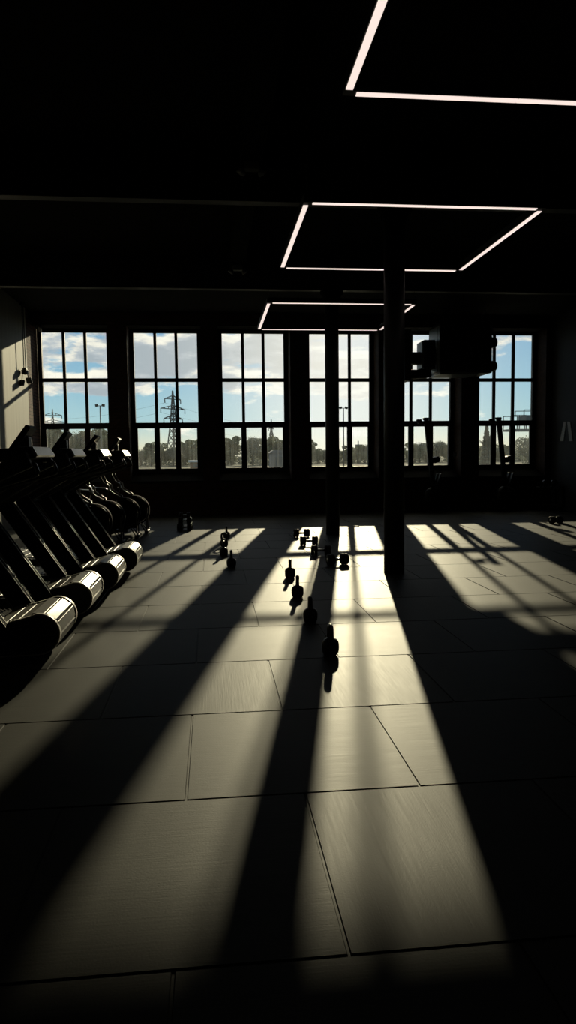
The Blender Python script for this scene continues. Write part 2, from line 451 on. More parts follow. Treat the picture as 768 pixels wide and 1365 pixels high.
# ================================================================== CEILING LIGHTS
def led_frame(y0, lab):
    X0, X1, Z = 0.90, 3.13, 3.70; Y1 = y0+2.27; w = .045
    g = 'square light frames hung along the ceiling'
    xc, yc = (X0+X1)/2, (y0+Y1)/2
    r = thing('ceiling_light', lab, 'ceiling light', (xc, yc, Z), group=g)
    hx, hy = (X1-X0)/2, (Y1-y0)/2
    bm = B()
    bounds(bm, -hx-.03, hx+.03, -hy-.03, -hy+.03, .006, .08); bounds(bm, -hx-.03, hx+.03, hy-.03, hy+.03, .006, .08)
    bounds(bm, -hx-.03, -hx+.03, -hy+.03, hy-.03, .006, .08); bounds(bm, hx-.03, hx+.03, -hy+.03, hy-.03, .006, .08)
    obj('housing', bm, 'steel_black', r)
    gp = .055
    for s in (-1, 1):
        bm = B(); bounds(bm, -hx+gp, -.002, s*hy-w/2, s*hy+w/2, 0, .012); bounds(bm, .002, hx-gp, s*hy-w/2, s*hy+w/2, 0, .012)
        obj('light_strip', bm, 'strip', r)
        bm = B(); bounds(bm, s*hx-w/2, s*hx+w/2, -hy+gp, -.002, 0, .012); bounds(bm, s*hx-w/2, s*hx+w/2, .002, hy-gp, 0, .012)
        obj('light_strip', bm, 'strip', r)
    for sx_ in (-1, 1):
        for sy_ in (-1, 1):
            bm = B(); tube(bm, [(sx_*hx, sy_*hy, .08), (sx_*hx, sy_*hy, ZC-Z)], .0025, 6); obj('suspension_cable', bm, 'steel_black', r)
led_frame(2.40, 'square glowing light frame nearest the viewpoint, cut off by the top edge')
led_frame(6.66, 'complete square of glowing light strips, the second frame, in front of the nearer column top')
led_frame(10.95, 'small looking square of light strips farthest away, just above the window tops')

# ================================================================== TREADMILLS
def belt_path(n=96, grow=0.0):
    """closed side profile (x forward, z up), front end at x=0.9"""
    rad = .128+grow; fc, rc = (.77, .212), (-.75, .20); pts = []
    def sag(x): # top surface
        u = (x-.01)/.76
        return .225 + .115*u*u + grow
    for i in range(13):
        a = R(95 - 185*i/12); pts.append((fc[0]+rad*math.cos(a), fc[1]+rad*math.sin(a)))
    for i in range(1, 8): pts.append((fc[0]+(rc[0]-fc[0])*i/8, .084-grow - .012*math.sin(math.pi*i/8)))
    for i in range(13):
        a = R(-90 - 185*i/12); pts.append((rc[0]+rad*math.cos(a), rc[1]+rad*math.sin(a)))
    for i in range(1, 24):
        x = rc[0]+(fc[0]-rc[0])*i/24; pts.append((x, sag(x)))
    return pts
def resample(pts, n):
    P = [Vector((x, 0, z)) for x, z in pts]; P.append(P[0]); L = [0]
    for a, b in zip(P, P[1:]): L.append(L[-1]+(b-a).length)
    out = []
    for i in range(n):
        d = L[-1]*i/n; k = 0
        while L[k+1] < d: k += 1
        f = (d-L[k])/(L[k+1]-L[k]); p = P[k].lerp(P[k+1], f); out.append((p, (P[k+1]-P[k]).normalized()))
    return out, L[-1]
def make_treadmill(lab, loc):
    r = thing('treadmill', lab, 'treadmill', loc, group='row of curved treadmills along the left side')
    # slat belt
    n = 44; pts, L = resample(belt_path(), n); bm = B(); w = L/n
    for p, d in pts:
        nrm = Vector((-d.z, 0, d.x))
        mt = Matrix(((d.x, 0, -nrm.x, 0), (0, 1, 0, 0), (d.z, 0, -nrm.z, 0), (0, 0, 0, 1)))
        box(bm, p, (w*.93, .545, .022), rot=mt, bev=.003, seg=1)
    obj('slat_belt', bm, 'belt', r)
    bm = B(); prism(bm, [(p.x, p.z) for p, d in resample(belt_path(grow=-.022), 60)[0]], -.268, .268); obj('belt_bed', bm, 'rubber', r)
    # side panels, closed black, following the curve with feet
    for s in (-1, 1):
        prof = [(x, z) for x, z in belt_path(grow=.006)]
        bm = B(); prism(bm, prof, s*.285, s*.34); obj('side_panel', bm, 'plastic', r)
        # bright trim over the front end
        o_, i_ = belt_path(grow=.015)[0:17], belt_path(grow=-.004)[0:17]
        bm = B(); va = []
        ext = [(x, z) for x, z in belt_path(grow=.015)[-5:]]; exi = [(x, z) for x, z in belt_path(grow=-.004)[-5:]]
        oo, ii = ext+o_, exi+i_
        for (ox, oz), (ix, iz) in zip(oo, ii):
            va.append([bm.verts.new((ox, s*.278, oz)), bm.verts.new((ox, s*.338, oz)), bm.verts.new((ix, s*.338, iz)), bm.verts.new((ix, s*.278, iz))])
        for A, Bv in zip(va, va[1:]):
            for q in range(4):
                f = bm.faces.new((A[q], A[(q+1) % 4], Bv[(q+1) % 4], Bv[q])); f.smooth = q == 0
        bm.faces.new(va[0]); bm.faces.new(va[-1][::-1])
        obj('end_trim', bm, 'silverpaint', r)['label'] = 'silver end trim'
        # toothed edge along the running surface
        bm = B()
        for i in range(46):
            x = -.62+i*.027; u = (x-.01)/.76; box(bm, (x, s*.279, .226+.115*u*u+.014), (.014, .012, .012))
        obj('edge_teeth', bm, 'greybox', r)
        # uprights: slanting plate with rounded top
        bm = B(); a, b = Vector((.55, 0, .20)), Vector((.0, 0, 1.03)); d = (b-a).normalized(); nv = Vector((-d.z, 0, d.x)); hw = .068
        pr = [a-nv*hw, a+nv*hw, b+nv*hw]
        th0 = math.atan2(nv.z, nv.x)
        sgn = 1 if Vector((math.cos(th0+.5), 0, math.sin(th0+.5))).dot(d) > 0 else -1
        for q in range(1, 8):
            an = th0+sgn*math.pi*q/8; pr.append(b+Vector((math.cos(an), 0, math.sin(an)))*hw)
        pr.append(b-nv*hw)
        prism(bm, [(p.x, p.z) for p in pr], s*.345, s*.405, bev=.004); up = obj('upright', bm, 'matt', r)
        bm = B()
        for e in (-1, 1):
            bar(bm, a+nv*hw*e*1.0+Vector((0, s*.405, 0)), b+nv*hw*e*1.0+Vector((0, s*.405, 0)), .0035, .006)
            bar(bm, a+nv*hw*e*1.0+Vector((0, s*.345, 0)), b+nv*hw*e*1.0+Vector((0, s*.345, 0)), .0035, .006)
        obj('edge_glint', bm, 'dimmetal', up)['label'] = 'thin strips standing in for edge reflections'  # added strips imitate the grazing reflections along the upright edges
        # arms up to console
        bm = B(); prism(bm, [(-.03, 1.0), (.03, .97), (.55, 1.27), (.78, 1.37), (.74, 1.47), (.40, 1.33)], s*.30, s*.37, bev=.01); obj('arm', bm, 'steel_black', r)
        # push handle
        bm = B(); tube(bm, [(.70, s*.30, 1.40), (.765, s*.30, 1.40), (.785, s*.30, 1.385), (.80, s*.30, 1.34), (.795, s*.30, 1.318), (.77, s*.30, 1.305), (.66, s*.30, 1.272), (.3, s*.31, 1.17), (.06, s*.33, 1.06)], .014, 10)
        obj('handlebar', bm, 'gloss', r)
    # console
    bm = B(); prism(bm, [(.36, 1.40), (.40, 1.49), (.755, 1.505), (.79, 1.445), (.79, 1.43), (.66, 1.415)], -.29, .29, bev=.01); cn = obj('console', bm, 'plastic', r)
    bm = B()
    t0 = bmesh.new()
    vs = [t0.verts.new(v) for v in ((.692, -.27, 1.512), (.692, .27, 1.512), (.764, .265, 1.508), (.800, .28, 1.447), (.800, -.28, 1.447), (.764, -.265, 1.508))]
    t0.faces.new((vs[0], vs[5], vs[2], vs[1])); t0.faces.new((vs[5], vs[4], vs[3], vs[2]))
    lo = bmesh.ops.extrude_face_region(t0, geom=t0.faces[:])
    bmesh.ops.translate(t0, vec=(-.012, 0, -.012), verts=[v for v in lo['geom'] if isinstance(v, bmesh.types.BMVert)])
    merge(bm, t0); obj('nose_cover', bm, 'nose', cn)['label'] = 'silver nose cover'
    # screen
    bm = B(); bar(bm, (.555, 0, 1.46), (.70, 0, 1.655), .21, .04, bev=.008); sc = obj('screen', bm, 'rubber', r)
    bm = B(); box(bm, (.66, 0, 1.53), (.05, .10, .11), bev=.01); obj('screen_bracket', bm, 'plastic', sc)
    # front cross member and feet
    bm = B(); bounds(bm, -.70, .60, -.25, .25, .035, .062); obj('base_frame', bm, 'steel_black', r)
    for fx in (-.66, .52):
        for s in (-1, 1):
            bm = B(); lathe(bm, [(.045, 0), (.05, .012), (.035, .03), (.02, .05), (.02, .09)], 16, T(fx, s*.30, 0)); obj('foot', bm, 'rubber', r)
    bm = B(); tube(bm, [(.0, -.34, .98), (.0, .34, .98)], .022, 12); obj('crossbar', bm, 'steel_black', r)
    return r
TR = [(-1.085, 5.37), (-1.065, 6.62), (-.99, 7.78), (-.915, 8.96)]
tl = ['black curved treadmill nearest the viewpoint, its big silver rimmed end at the left edge',
      'second nearest black curved treadmill in the row on the left',
      'third black curved treadmill in the row, before the last one',
      'farthest black curved treadmill in the row, next to the bikes']
tm = make_treadmill(tl[0], (TR[0][0]-.9, TR[0][1], 0))
for (x, y), l in list(zip(TR, tl))[1:]: dup(tm, (x-.9, y, 0), label=l)

# ================================================================== AIR BIKES
def make_bike(lab, loc):
    r = thing('exercise_bike', lab, 'exercise bike', loc, group='exercise bikes behind the treadmills')
    cz = .43; RR = .27
    bm = B()
    for s in (-1, 1):
        for rad in (RR, RR*.82, RR*.62, RR*.42, RR*.22):
            y = s*(.075 + .035*(1-rad/RR)); tube(bm, [(rad*math.cos(a*math.pi/20), y, cz+rad*math.sin(a*math.pi/20)) for a in range(41)], .005, 6, cap=False)
        for k in range(16):
            a = k*math.pi/8; tube(bm, [(.05*math.cos(a), s*.11, cz+.05*math.sin(a)), (RR*math.cos(a), s*.075, cz+RR*math.sin(a))], .004, 6)
    lathe(bm, [(RR-.012, -.085), (RR+.01, -.085), (RR+.01, .085), (RR-.012, .085)], 48, T(0, 0, cz) @ RX90, cap=False)
    obj('fan_cage', bm, 'matt', r)
    bm = B(); lathe(bm, [(.05, -.06), (.05, .06)], 16, T(0, 0, cz) @ RX90)
    for k in range(8):
        a = k*math.pi/4; box(bm, (.14*math.cos(a), 0, cz+.14*math.sin(a)), (.19, .10, .01), rot=(-a, 'Y'))
    lathe(bm, [(.05, -.015), (.24, -.015), (.24, .015), (.05, .015)], 40, T(0, 0, cz) @ RX90); obj('fan', bm, 'matt', r)
    bm = B()
    bar(bm, (.05, 0, .12), (-1.0, 0, .12), .06, .05); bar(bm, (-.42, 0, .14), (-.62, 0, .62), .06, .05)
    bar(bm, (-.42, 0, .30), (-.28, 0, .86), .05, .05); bar(bm, (-.34, 0, .56), (-.02, 0, .74), .05, .04)
    obj('frame', bm, 'steel_black', r)
    bm = B()
    for s in (-1, 1):
        bm = B(); tube(bm, [(.22, s*.10, .45), (.225, s*.12, .25), (.23, s*.16, .03)], .011, 8); fl = obj('front_leg', bm, 'steel_black', r)
        bm = B(); tube(bm, [(.10, s*.12, .22), (.20, s*.15, .05)], .010, 8); obj('leg_brace', bm, 'steel_black', r)
    for x in (.23, -.96):
        bm = B(); tube(bm, [(x, -.27, .03), (x, .27, .03)], .028, 12); st = obj('stabilizer', bm, 'steel_black', r)
        for s in (-1, 1):
            bm = B(); lathe(bm, [(.033, -.02), (.036, 0), (.033, .02)], 14, T(x, s*.27, .036) @ RX90); obj('end_cap', bm, 'rubber', st)
    for s in (-1, 1):
        bm = B(); tube(bm, [(-.04, s*.17, .73), (-.16, s*.18, .80), (-.225, s*.18, .86), (-.23, s*.19, .93), (-.29, s*.20, .965), (-.33, s*.20, 1.0), (-.36, s*.20, 1.06)], .016, 10)
        h = obj('handle_arm', bm, 'dimmetal', r); h['label'] = 'bright metal handle arm'
        bm = B(); tube(bm, [(-.33, s*.20, 1.0), (-.37, s*.20, 1.08), (-.38, s*.20, 1.12)], .021, 10); obj('grip', bm, 'rubber', h)
        bm = B(); bar(bm, (-.42, s*.09, .30), (-.42+s*.15, s*.09, .30-s*.09), .02, .03); pk = obj('crank', bm, 'steel_black', r)
        bm = B(); box(bm, (-.42+s*.15, s*.15, .30-s*.09), (.10, .10, .025), bev=.006); obj('pedal', bm, 'rubber', pk)
        bm = B(); tube(bm, [(.06, s*.10, .69), (.16, s*.11, .64), (.24, s*.11, .55)], .012, 8); obj('cage_glint', bm, 'dimmetal', r)  # added tubes stand in for highlights on the cage's upper right
    bm = B(); bar(bm, (-.62, 0, .60), (-.69, 0, .80), .045, .045); obj('seat_post', bm, 'steel_black', r)
    bm = B(); prism(bm, [(-.85, .80), (-.86, .86), (-.80, .885), (-.68, .865), (-.50, .855), (-.48, .83), (-.55, .80)], -.10, .10, bev=.02); obj('seat', bm, 'vinyl', r)
    bm = B(); box(bm, (-.26, 0, .90), (.03, .17, .13), rot=(R(-25), 'Y'), bev=.008); obj('display', bm, 'plastic', r)
    return r
BK = [(-1.84, 11.35), (-1.73, 12.10), (-1.56, 12.90), (-1.46, 13.65)]
bl = ['black fan bike nearest the treadmill row, round cage biggest', 'second black fan bike behind the nearest one',
      'third black fan bike, one before the farthest', 'farthest black fan bike, close to the window wall']
bk = make_bike(bl[0], (*BK[0], 0))
for p, l in list(zip(BK, bl))[1:]: dup(bk, (*p, 0), label=l)

# ================================================================== KETTLEBELLS
def make_kettlebell(lab, loc, rz):
    r = thing('kettlebell', lab, 'kettlebell', loc, rz, group='kettlebells standing on the floor')
    bm = B(); lathe(bm, [(.001, 0), (.044, 0), (.052, .006), (.059, .022), (.062, .045), (.062, .076), (.058, .094), (.047, .110), (.028, .121), (.001, .125)], 28)
    obj('body', bm, 'iron', r)
    bm = B(); tube(bm, [(0, -.040, .098), (0, -.050, .135), (0, -.052, .165), (0, -.044, .190), (0, -.026, .203), (0, 0, .206), (0, .026, .203), (0, .044, .190), (0, .052, .165), (0, .050, .135), (0, .040, .098)], [.020, .018, .017, .018, .019, .0195, .019, .018, .017, .018, .020], 12)
    obj('handle', bm, 'iron', r)
    return r
KB = [(.82, 5.00, -.02, 'black kettlebell nearest the viewpoint, front of the near row'),
      (.815, 6.02, -.06, 'black kettlebell second from the front of the near row, in a dark stripe of shade'),
      (.835, 7.11, -.10, 'black kettlebell third from the front of the near row'),
      (.885, 8.26, -.08, 'black kettlebell at the back of the near row'),
      (.225, 9.19, 0, 'black kettlebell at the front of the far row, on the edge of a shadow'),
      (.145, 10.25, -.02, 'second kettlebell from the front in the far row'),
      (.17, 11.32, .9, 'third kettlebell in the far row, its handle turned to show the opening'),
      (.23, 12.39, 0, 'farthest kettlebell of the far row, near the window wall')]
kb = make_kettlebell(KB[0][3], (KB[0][0], KB[0][1], 0), KB[0][2])
for x, y, a, l in KB[1:]: dup(kb, (x, y, 0), a, l)

# ================================================================== DUMBBELLS
def make_dumbbell(lab, loc, rz, grp):
    r = thing('dumbbell', lab, 'dumbbell', loc, rz, group=grp)
    for s in (-1, 1):
        bm = B()
        for q0, q1 in ((.050, .093), (.097, .140)):
            lathe(bm, [(.020, q0), (.064, q0), (.0705, q0+.006), (.072, (q0+q1)/2), (.0705, q1-.006), (.064, q1), (.020, q1)], 28, T(0, 0, .072) @ Matrix.Rotation(R(90*s), 4, 'Y'))
        hd = obj('head', bm, 'rubber', r)
        bm = B(); lathe(bm, [(.001, .139), (.026, .139), (.026, .143), (.001, .143)], 20, T(0, 0, .072) @ Matrix.Rotation(R(90*s), 4, 'Y')); obj('end_plate', bm, 'chrome', hd)
    bm = B(); lathe(bm, [(.016, -.06), (.0165, -.04), (.0195, 0), (.0165, .04), (.016, .06)], 16, T(0, 0, .072) @ RY90)
    obj('handle', bm, 'chrome', r)['label'] = 'chrome handle'
    return r
G1 = 'dumbbells lying in a row beside the far column'
DB = [(1.53, 12.36, 0.06, 'farthest dumbbell of the row, left of the far column'), (1.505, 11.20, -.05, 'second farthest dumbbell of the row left of the far column'),
      (1.525, 10.07, -.12, 'second nearest dumbbell of the row, at the edge of the column shadow'), (1.60, 9.14, .22, 'nearest dumbbell of the row, at the right end, turned slightly')]
db = make_dumbbell(DB[0][3], (DB[0][0], DB[0][1], 0), DB[0][2], G1)
for x, y, a, l in DB[1:]: dup(db, (x, y, 0), a, l)
G2 = 'dumbbells stacked on the floor near the window wall'
st = [(0, 0, 'bottom front dumbbell of the dark stack near the window wall'), (.150, 0, 'bottom middle dumbbell of the dark stack near the window wall'), (.300, 0, 'bottom rear dumbbell of the dark stack near the window wall'),
      (.075, .130, 'second layer front dumbbell of the dark stack near the window wall'), (.225, .130, 'second layer rear dumbbell of the dark stack near the window wall'), (.150, .240, 'topmost dumbbell of the dark stack near the window wall')]
for dy, dz, l in st:
    k = 1.0 if dz == 0 else (.88 if dz < .2 else .72)
    d = dup(db, (-.55+dy*.05, 13.88+dy, dz), .02, l, (k, k, k)); d['group'] = G2
d = dup(db, (6.84, 13.72, 0), .3, 'lone dumbbell on the floor far to the right, in barred light'); del d['group']
bm = B(); lathe(bm, [(.001, 0), (.062, 0), (.066, .008), (.058, .018), (.02, .022), (.001, .022)], 28)
tag(obj('floor_marker', bm, 'rubber', loc=(2.80, 13.88, 0)), 'small flat black disc on the floor in sunlight behind the columns', 'floor marker')

# ================================================================== UPRIGHT ROWERS
def make_rower(lab, loc):
    r = thing('rowing_machine', lab, 'rowing machine', loc, group='rowing machines stored upright at the windows')
    a, b = Vector((.085, 0, .62)), Vector((-.10, 0, 2.27))
    bm = B(); bar(bm, a, b, .085, .105, bev=.008); obj('rail', bm, 'steel_black', r)
    bm = B(); box(bm, (-.105, 0, 2.26), (.125, .11, .06), bev=.01); obj('rail_end', bm, 'rubber', r)
    bm = B(); bar(bm, (-.08, 0, 2.16), (-.30, 0, 2.17), .06, .05); ft = obj('rear_foot', bm, 'steel_black', r)
    bm = B(); box(bm, (-.275, 0, 2.215), (.12, .09, .075), bev=.012); obj('foot_pad', bm, 'rubber', ft)
    bm = B(); prism(bm, [(.07, 1.18), (.20, 1.22), (.22, 1.30), (.18, 1.36), (.06, 1.33)], -.15, .15, bev=.02); obj('seat', bm, 'vinyl', r)
    bm = B(); lathe(bm, [(.02, -.09), (.20, -.10), (.25, -.06), (.25, .06), (.20, .10), (.02, .09)], 36, T(.10, -.02, .36) @ RX90); obj('flywheel_housing', bm, 'plastic', r)
    for s in (-1, 1):
        bm = B(); bar(bm, (.04, s*.12, .16), (-.22, s*.30, .02), .04, .04); obj('front_leg', bm, 'steel_black', r)
        bm = B(); box(bm, (.19, s*.12, .80), (.03, .11, .28), rot=(R(18), 'Y'), bev=.008); obj('footplate', bm, 'plastic', r)
    bm = B(); bar(bm, (.10, 0, .10), (.10, 0, .02), .10, .06); bar(bm, (.07, 0, .55), (.095, 0, .70), .07, .10); obj('stand', bm, 'steel_black', r)
    bm = B(); tube(bm, [(.16, -.22, .68), (.17, 0, .66), (.16, .22, .68)], .014, 10); obj('handle', bm, 'rubber', r)
    return r
rw = make_rower('rowing machine stored upright before the fifth window, under the air unit', (5.27, 17.05, 0))
dup(rw, (7.09, 17.05, 0), label='rowing machine stored upright before the rightmost window')

# ================================================================== HANGING AIR UNIT
r = thing('air_handling_unit', 'big black air unit hung under the ceiling in front of the right windows', 'air unit', (5.98, 17.0, 3.31))
bm = B(); bounds(bm, -.62, .64, -.42, .42, 0, 1.17, bev=.01); obj('casing', bm, 'steel_black', r)
bm = B(); bounds(bm, -.635, -.62, -.40, -.30, .05, 1.10); bounds(bm, -.635, -.62, -.27, .40, .05, 1.10); obj('lit_end_panel', bm, 'greybox', r)['label'] = 'end panel greyed as if lit by the window'  # window light on the black unit's end painted as grey plates
bm = B(); bounds(bm, -.62, .3, -.44, -.42, -.03, .02); bounds(bm, -.62, .3, -.42, .42, -.035, -.001); obj('drip_tray', bm, 'greybox', r)
bm = B(); bounds(bm, -.93, -.66, -.18, .30, .12, .80, bev=.01); mb = obj('motor_box', bm, 'steel_black', r)
bm = B(); bounds(bm, -.975, -.93, -.16, .28, .15, .77); obj('motor_box_lit_side', bm, 'greybox', mb)  # paler plate puts the lit edge of the motor box into paint
bm = B(); bounds(bm, -.70, -.60, .0, .1, .25, .65); bounds(bm, -1.30, -.90, .0, .30, .26, .54, bev=.03); obj('bracket', bm, 'steel_black', r)
bm = B(); tube(bm, [(-.70, .1, .06), (-.85, .1, .035), (-1.05, .1, .02), (-1.35, .1, .02)], .115, 16); obj('cross_pipe', bm, 'steel_black', r)
bm = B(); bounds(bm, -1.66, -1.26, -.25, .40, -.16, 1.02, bev=.015); obj('end_box', bm, 'steel_black', r)
bm = B(); tube(bm, [(-1.46, .08, 1.02), (-1.46, .08, ZC-3.31)], .008, 8); obj('hanger_rod', bm, 'steel_black', r)
for z in (.18, .735):
    bm = B(); lathe(bm, [(.05, .60), (.128, .60), (.128, .76), (.118, .80), (.09, .825), (.05, .835), (.001, .838)], 28, T(0, -.20, z) @ RY90); obj('pipe_stub', bm, 'steel_black', r)
for x in (-.5, .5):
    for y in (-.3, .3):
        bm = B(); tube(bm, [(x, y, 1.17), (x, y, ZC-3.31)], .008, 8); obj('hanger_rod', bm, 'steel_black', r)

# ================================================================== OTHER FITTINGS
# hanging trainer straps
r = thing('suspension_trainer', 'black strap trainer with two handles hanging by the pale wall corner', 'suspension trainer', (-4.045, 16.5, 3.33), R(75))
bm = B(); box(bm, (.0, 0, 1.44), (.12, .08, .06), bev=.01); obj('ceiling_mount', bm, 'steel_black', r)
for s in (-1, 1):
    bm = B(); bar(bm, (s*.025, 0, 1.42), (s*.04, 0, .02), .008, .026); obj('strap', bm, 'rubber', r)
    bm = B(); tube(bm, [(s*.05, 0, 0), (s*.11, 0, -.06), (s*.15 , 0, -.16-.08*(s < 0))], .010, 8)
    h = obj('handle_loop', bm, 'rubber', r)
    bm = B(); box(bm, (s*.16, 0, -.19-.08*(s < 0)), (.06, .12, .13), rot=(R(-25*s), 'Y'), bev=.015); obj('grip', bm, 'rubber', h)
bm = B(); lathe(bm, [(.03, -.03), (.075, -.03), (.08, 0), (.075, .03), (.03, .03)], 20, RX90); obj('hub', bm, 'rubber', r)
bm = B(); box(bm, (0, 0, -.02), (.13, .12, .10), bev=.02); obj('buckle', bm, 'steel_black', r)
# camera in the corner
r = thing('security_camera', 'small grey camera in the top left window corner', 'camera', (-3.90, 17.42, 4.40))
bm = B(); box(bm, (0, .05, .06), (.06, .06, .14), bev=.01); obj('mount', bm, 'steel_black', r)
bm = B(); lathe(bm, [(.001, -.10), (.035, -.10), (.042, -.07), (.042, .08), (.03, .10), (.001, .10)], 20, T(0, -.05, 0) @ Matrix.Rotation(R(65), 4, 'X')); obj('camera_body', bm, 'greybox', r)
# junction fittings on the ceiling, duct between them
bm = B()
bounds(bm, .36, .60, 4.25, 8.25, 4.52, ZC)
tag(obj('cable_tray', bm, 'matt'), 'black tray running away under the dark ceiling, nearer length', 'cable tray')
bm = B(); bounds(bm, .36, .60, 8.55, 12.5, 4.52, ZC)
tag(obj('cable_tray', bm, 'matt'), 'black tray running away under the dark ceiling, farther length', 'cable tray')
for y, l in ((7.87, 'dark ceiling fitting above the nearer beam, barely lit'), (12.02, 'dark ceiling fitting above the farther beam, barely lit')):
    r = thing('emergency_light', l, 'ceiling fitting', (.48, y, 4.43), group='emergency lights under the ceiling tray')
    bm = B(); box(bm, (0, 0, .05), (.16, .10, .08), bev=.01); obj('battery_box', bm, 'greybox', r)
    for s in (-1, 1):
        bm = B(); lathe(bm, [(.02, .0), (.045, -.03), (.05, -.06), (.001, -.06)], 18, T(s*.09, -.02, .02) @ Matrix.Rotation(R(-30*s), 4, 'Y')); obj('lamp_head', bm, 'greybox', r)
# logo on right wall
r = thing('wall_logo', 'two pale slanting bars painted as a logo on the right wall', 'logo', (8.58, 16.72, 1.69))
for pts in (((-.147, .474), (-.034, .470), (-.147, .002), (-.331, .006)), ((.029, .467), (.161, .460), (.306, -.008), (.14, -.004))):
    bm = B(); f0 = [bm.verts.new((-.002, -dy, z)) for dy, z in pts]; f1 = [bm.verts.new((-.014, -dy, z)) for dy, z in pts]
    bm.faces.new(f0); bm.faces.new(f1[::-1])
    for q in range(4): bm.faces.new((f0[q], f1[q], f1[(q+1) % 4], f0[(q+1) % 4]))
    obj('logo_bar', bm, 'logo', r)
# switch plate on the pier
r = thing('switch_plate', 'tiny pale switch plate on the pier between the two right windows', 'switch', (6.05, 17.5, 1.39))
bm = B(); bounds(bm, -.04, .04, -.012, 0, -.05, .05, bev=.004); obj('plate', bm, 'greybox', r)
bm = B(); bounds(bm, -.015, .015, -.02, -.01, -.02, .02, bev=.003); obj('rocker', bm, 'logo', r)
# low rack with two balls in right corner
r = thing('storage_rack', 'low black rack in the dark right corner of the room', 'rack', (8.25, 16.95, 0))
for sx_ in (-.28, .28):
    for sy_ in (-.18, .18):
        bm = B(); bar(bm, (sx_, sy_, 0), (sx_, sy_, .60), .04, .04); obj('post', bm, 'steel_black', r)
for z in (.12, .56):
    bm = B(); bounds(bm, -.30, .30, -.20, .20, z-.015, z+.015); obj('shelf', bm, 'steel_black', r)
for x, l in ((8.16, 'left one of the two dark exercise balls on the corner rack'), (8.38, 'right one of the two dark exercise balls on the corner rack')):
    bm = B(); lathe(bm, [(.09*math.sin(R(a)) if 0 < a < 180 else .0005, .09-.09*math.cos(R(a))) for a in range(0, 181, 12)], 24)
    o = obj('exercise_ball', bm, 'tarp', loc=(x, 16.93, .576)); tag(o, l, 'ball', 'exercise balls on the corner rack')

# ================================================================== OUTSIDE
bm = B(); GZ = -.5
f = bm.faces.new([bm.verts.new(v) for v in ((-700, 18.4, GZ), (900, 18.4, GZ), (900, 1500, GZ), (-700, 1500, GZ))])
tag(obj('ground', bm, 'grass'), 'open rough grass outside the windows', 'ground', kind='structure')

def crown_bm(rng, lobes, n, size):
    bm = B()
    for _ in range(n):
        cx, cy, cz, rx, ry, rz = rng.choice(lobes)
        while True:
            v = Vector((rng.uniform(-1, 1), rng.uniform(-1, 1), rng.uniform(-1, 1)))
            if .25 < v.length < 1: break
        v = v.normalized()*(v.length**.5)
        p = Vector((cx+v.x*rx, cy+v.y*ry, cz+v.z*rz))
        a = Vector((rng.gauss(0, 1), rng.gauss(0, 1), rng.gauss(0, 1))).normalized(); b = a.orthogonal().normalized()
        s = size*rng.uniform(.5, 1.2)
        q = a.cross(b)
        vs = [bm.verts.new(p+b*s), bm.verts.new(p+q*s*.6), bm.verts.new(p-b*s), bm.verts.new(p-q*s*.6)]
        bm.faces.new(vs)
    return bm
def trunk_bm(rng, h, spread, nb, base=.035):
    bm = B(); tube(bm, [(0, 0, -.02), (rng.uniform(-.02, .02), 0, h*.45), (rng.uniform(-.03, .03), .01, h*.92)], [base, base*.7, base*.2], 8)
    for k in range(nb):
        a = rng.uniform(0, 2*math.pi); z = h*rng.uniform(.30, .75); L = spread*rng.uniform(.6, 1.0)
        p0 = Vector((0, 0, z)); p2 = p0+Vector((math.cos(a)*L, math.sin(a)*L, L*rng.uniform(.5, 1.3)))
        p1 = p0.lerp(p2, .5)+Vector((0, 0, .03))
        tube(bm, [p0, p1, p2], [base*.42, base*.25, base*.06], 5)
    return bm
# unit-height prototypes, scaled per tree
def proto_tree(seed, kind):
    rng = random.Random(seed)
    r = thing('tree', 'tree', 'tree')
    if kind == 'round':
        lobes = [(0, 0, .58, .34, .34, .34)] + [(rng.uniform(-.25, .25), rng.uniform(-.25, .25), rng.uniform(.38, .75), .19, .19, .17) for _ in range(9)]
        obj('crown', crown_bm(rng, lobes, 9000, .021), 'leafgrey', r, recalc=False)
    elif kind == 'tall':
        lobes = [(rng.uniform(-.12, .12), rng.uniform(-.12, .12), .22+.07*k, .16-.007*k, .16-.007*k, .10) for k in range(11)]
        obj('crown', crown_bm(rng, lobes, 8000, .020), 'leaf', r, recalc=False)
    elif kind == 'cone':
        lobes = [(0, 0, .06+.09*k, .20*(1-k/10.5), .20*(1-k/10.5), .07) for k in range(10)]
        obj('crown', crown_bm(rng, lobes, 8000, .020), 'leafgrey', r, recalc=False)
    else:
        lobes = [(rng.uniform(-.3, .3), rng.uniform(-.25, .25), rng.uniform(.25, .85), .16, .16, .13) for _ in range(12)]
        obj('crown', crown_bm(rng, lobes, 9000, .022), 'leaf', r, recalc=False)
    obj('trunk', trunk_bm(rng, .9, .26, 12), 'bark', r)
    return r
protos = {k: proto_tree(s, k) for k, s in (('round', 3), ('tall', 5), ('loose', 8), ('cone', 13))}
used = set()
def tree(kind, x, y, h, wf, lab, grp):
    rz = random.uniform(0, 6.28); sc = (h*wf, h*wf, h)
    if kind in used: o = dup(protos[kind], (x, y, GZ), rz, lab, sc)
    else: o = protos[kind]; o.location = (x, y, GZ); o.rotation_euler = (0, 0, rz); o.scale = sc; used.add(kind)
    o['label'] = lab
    if grp: o['group'] = grp
    return o
G = 'trees of the line beyond the %s window'
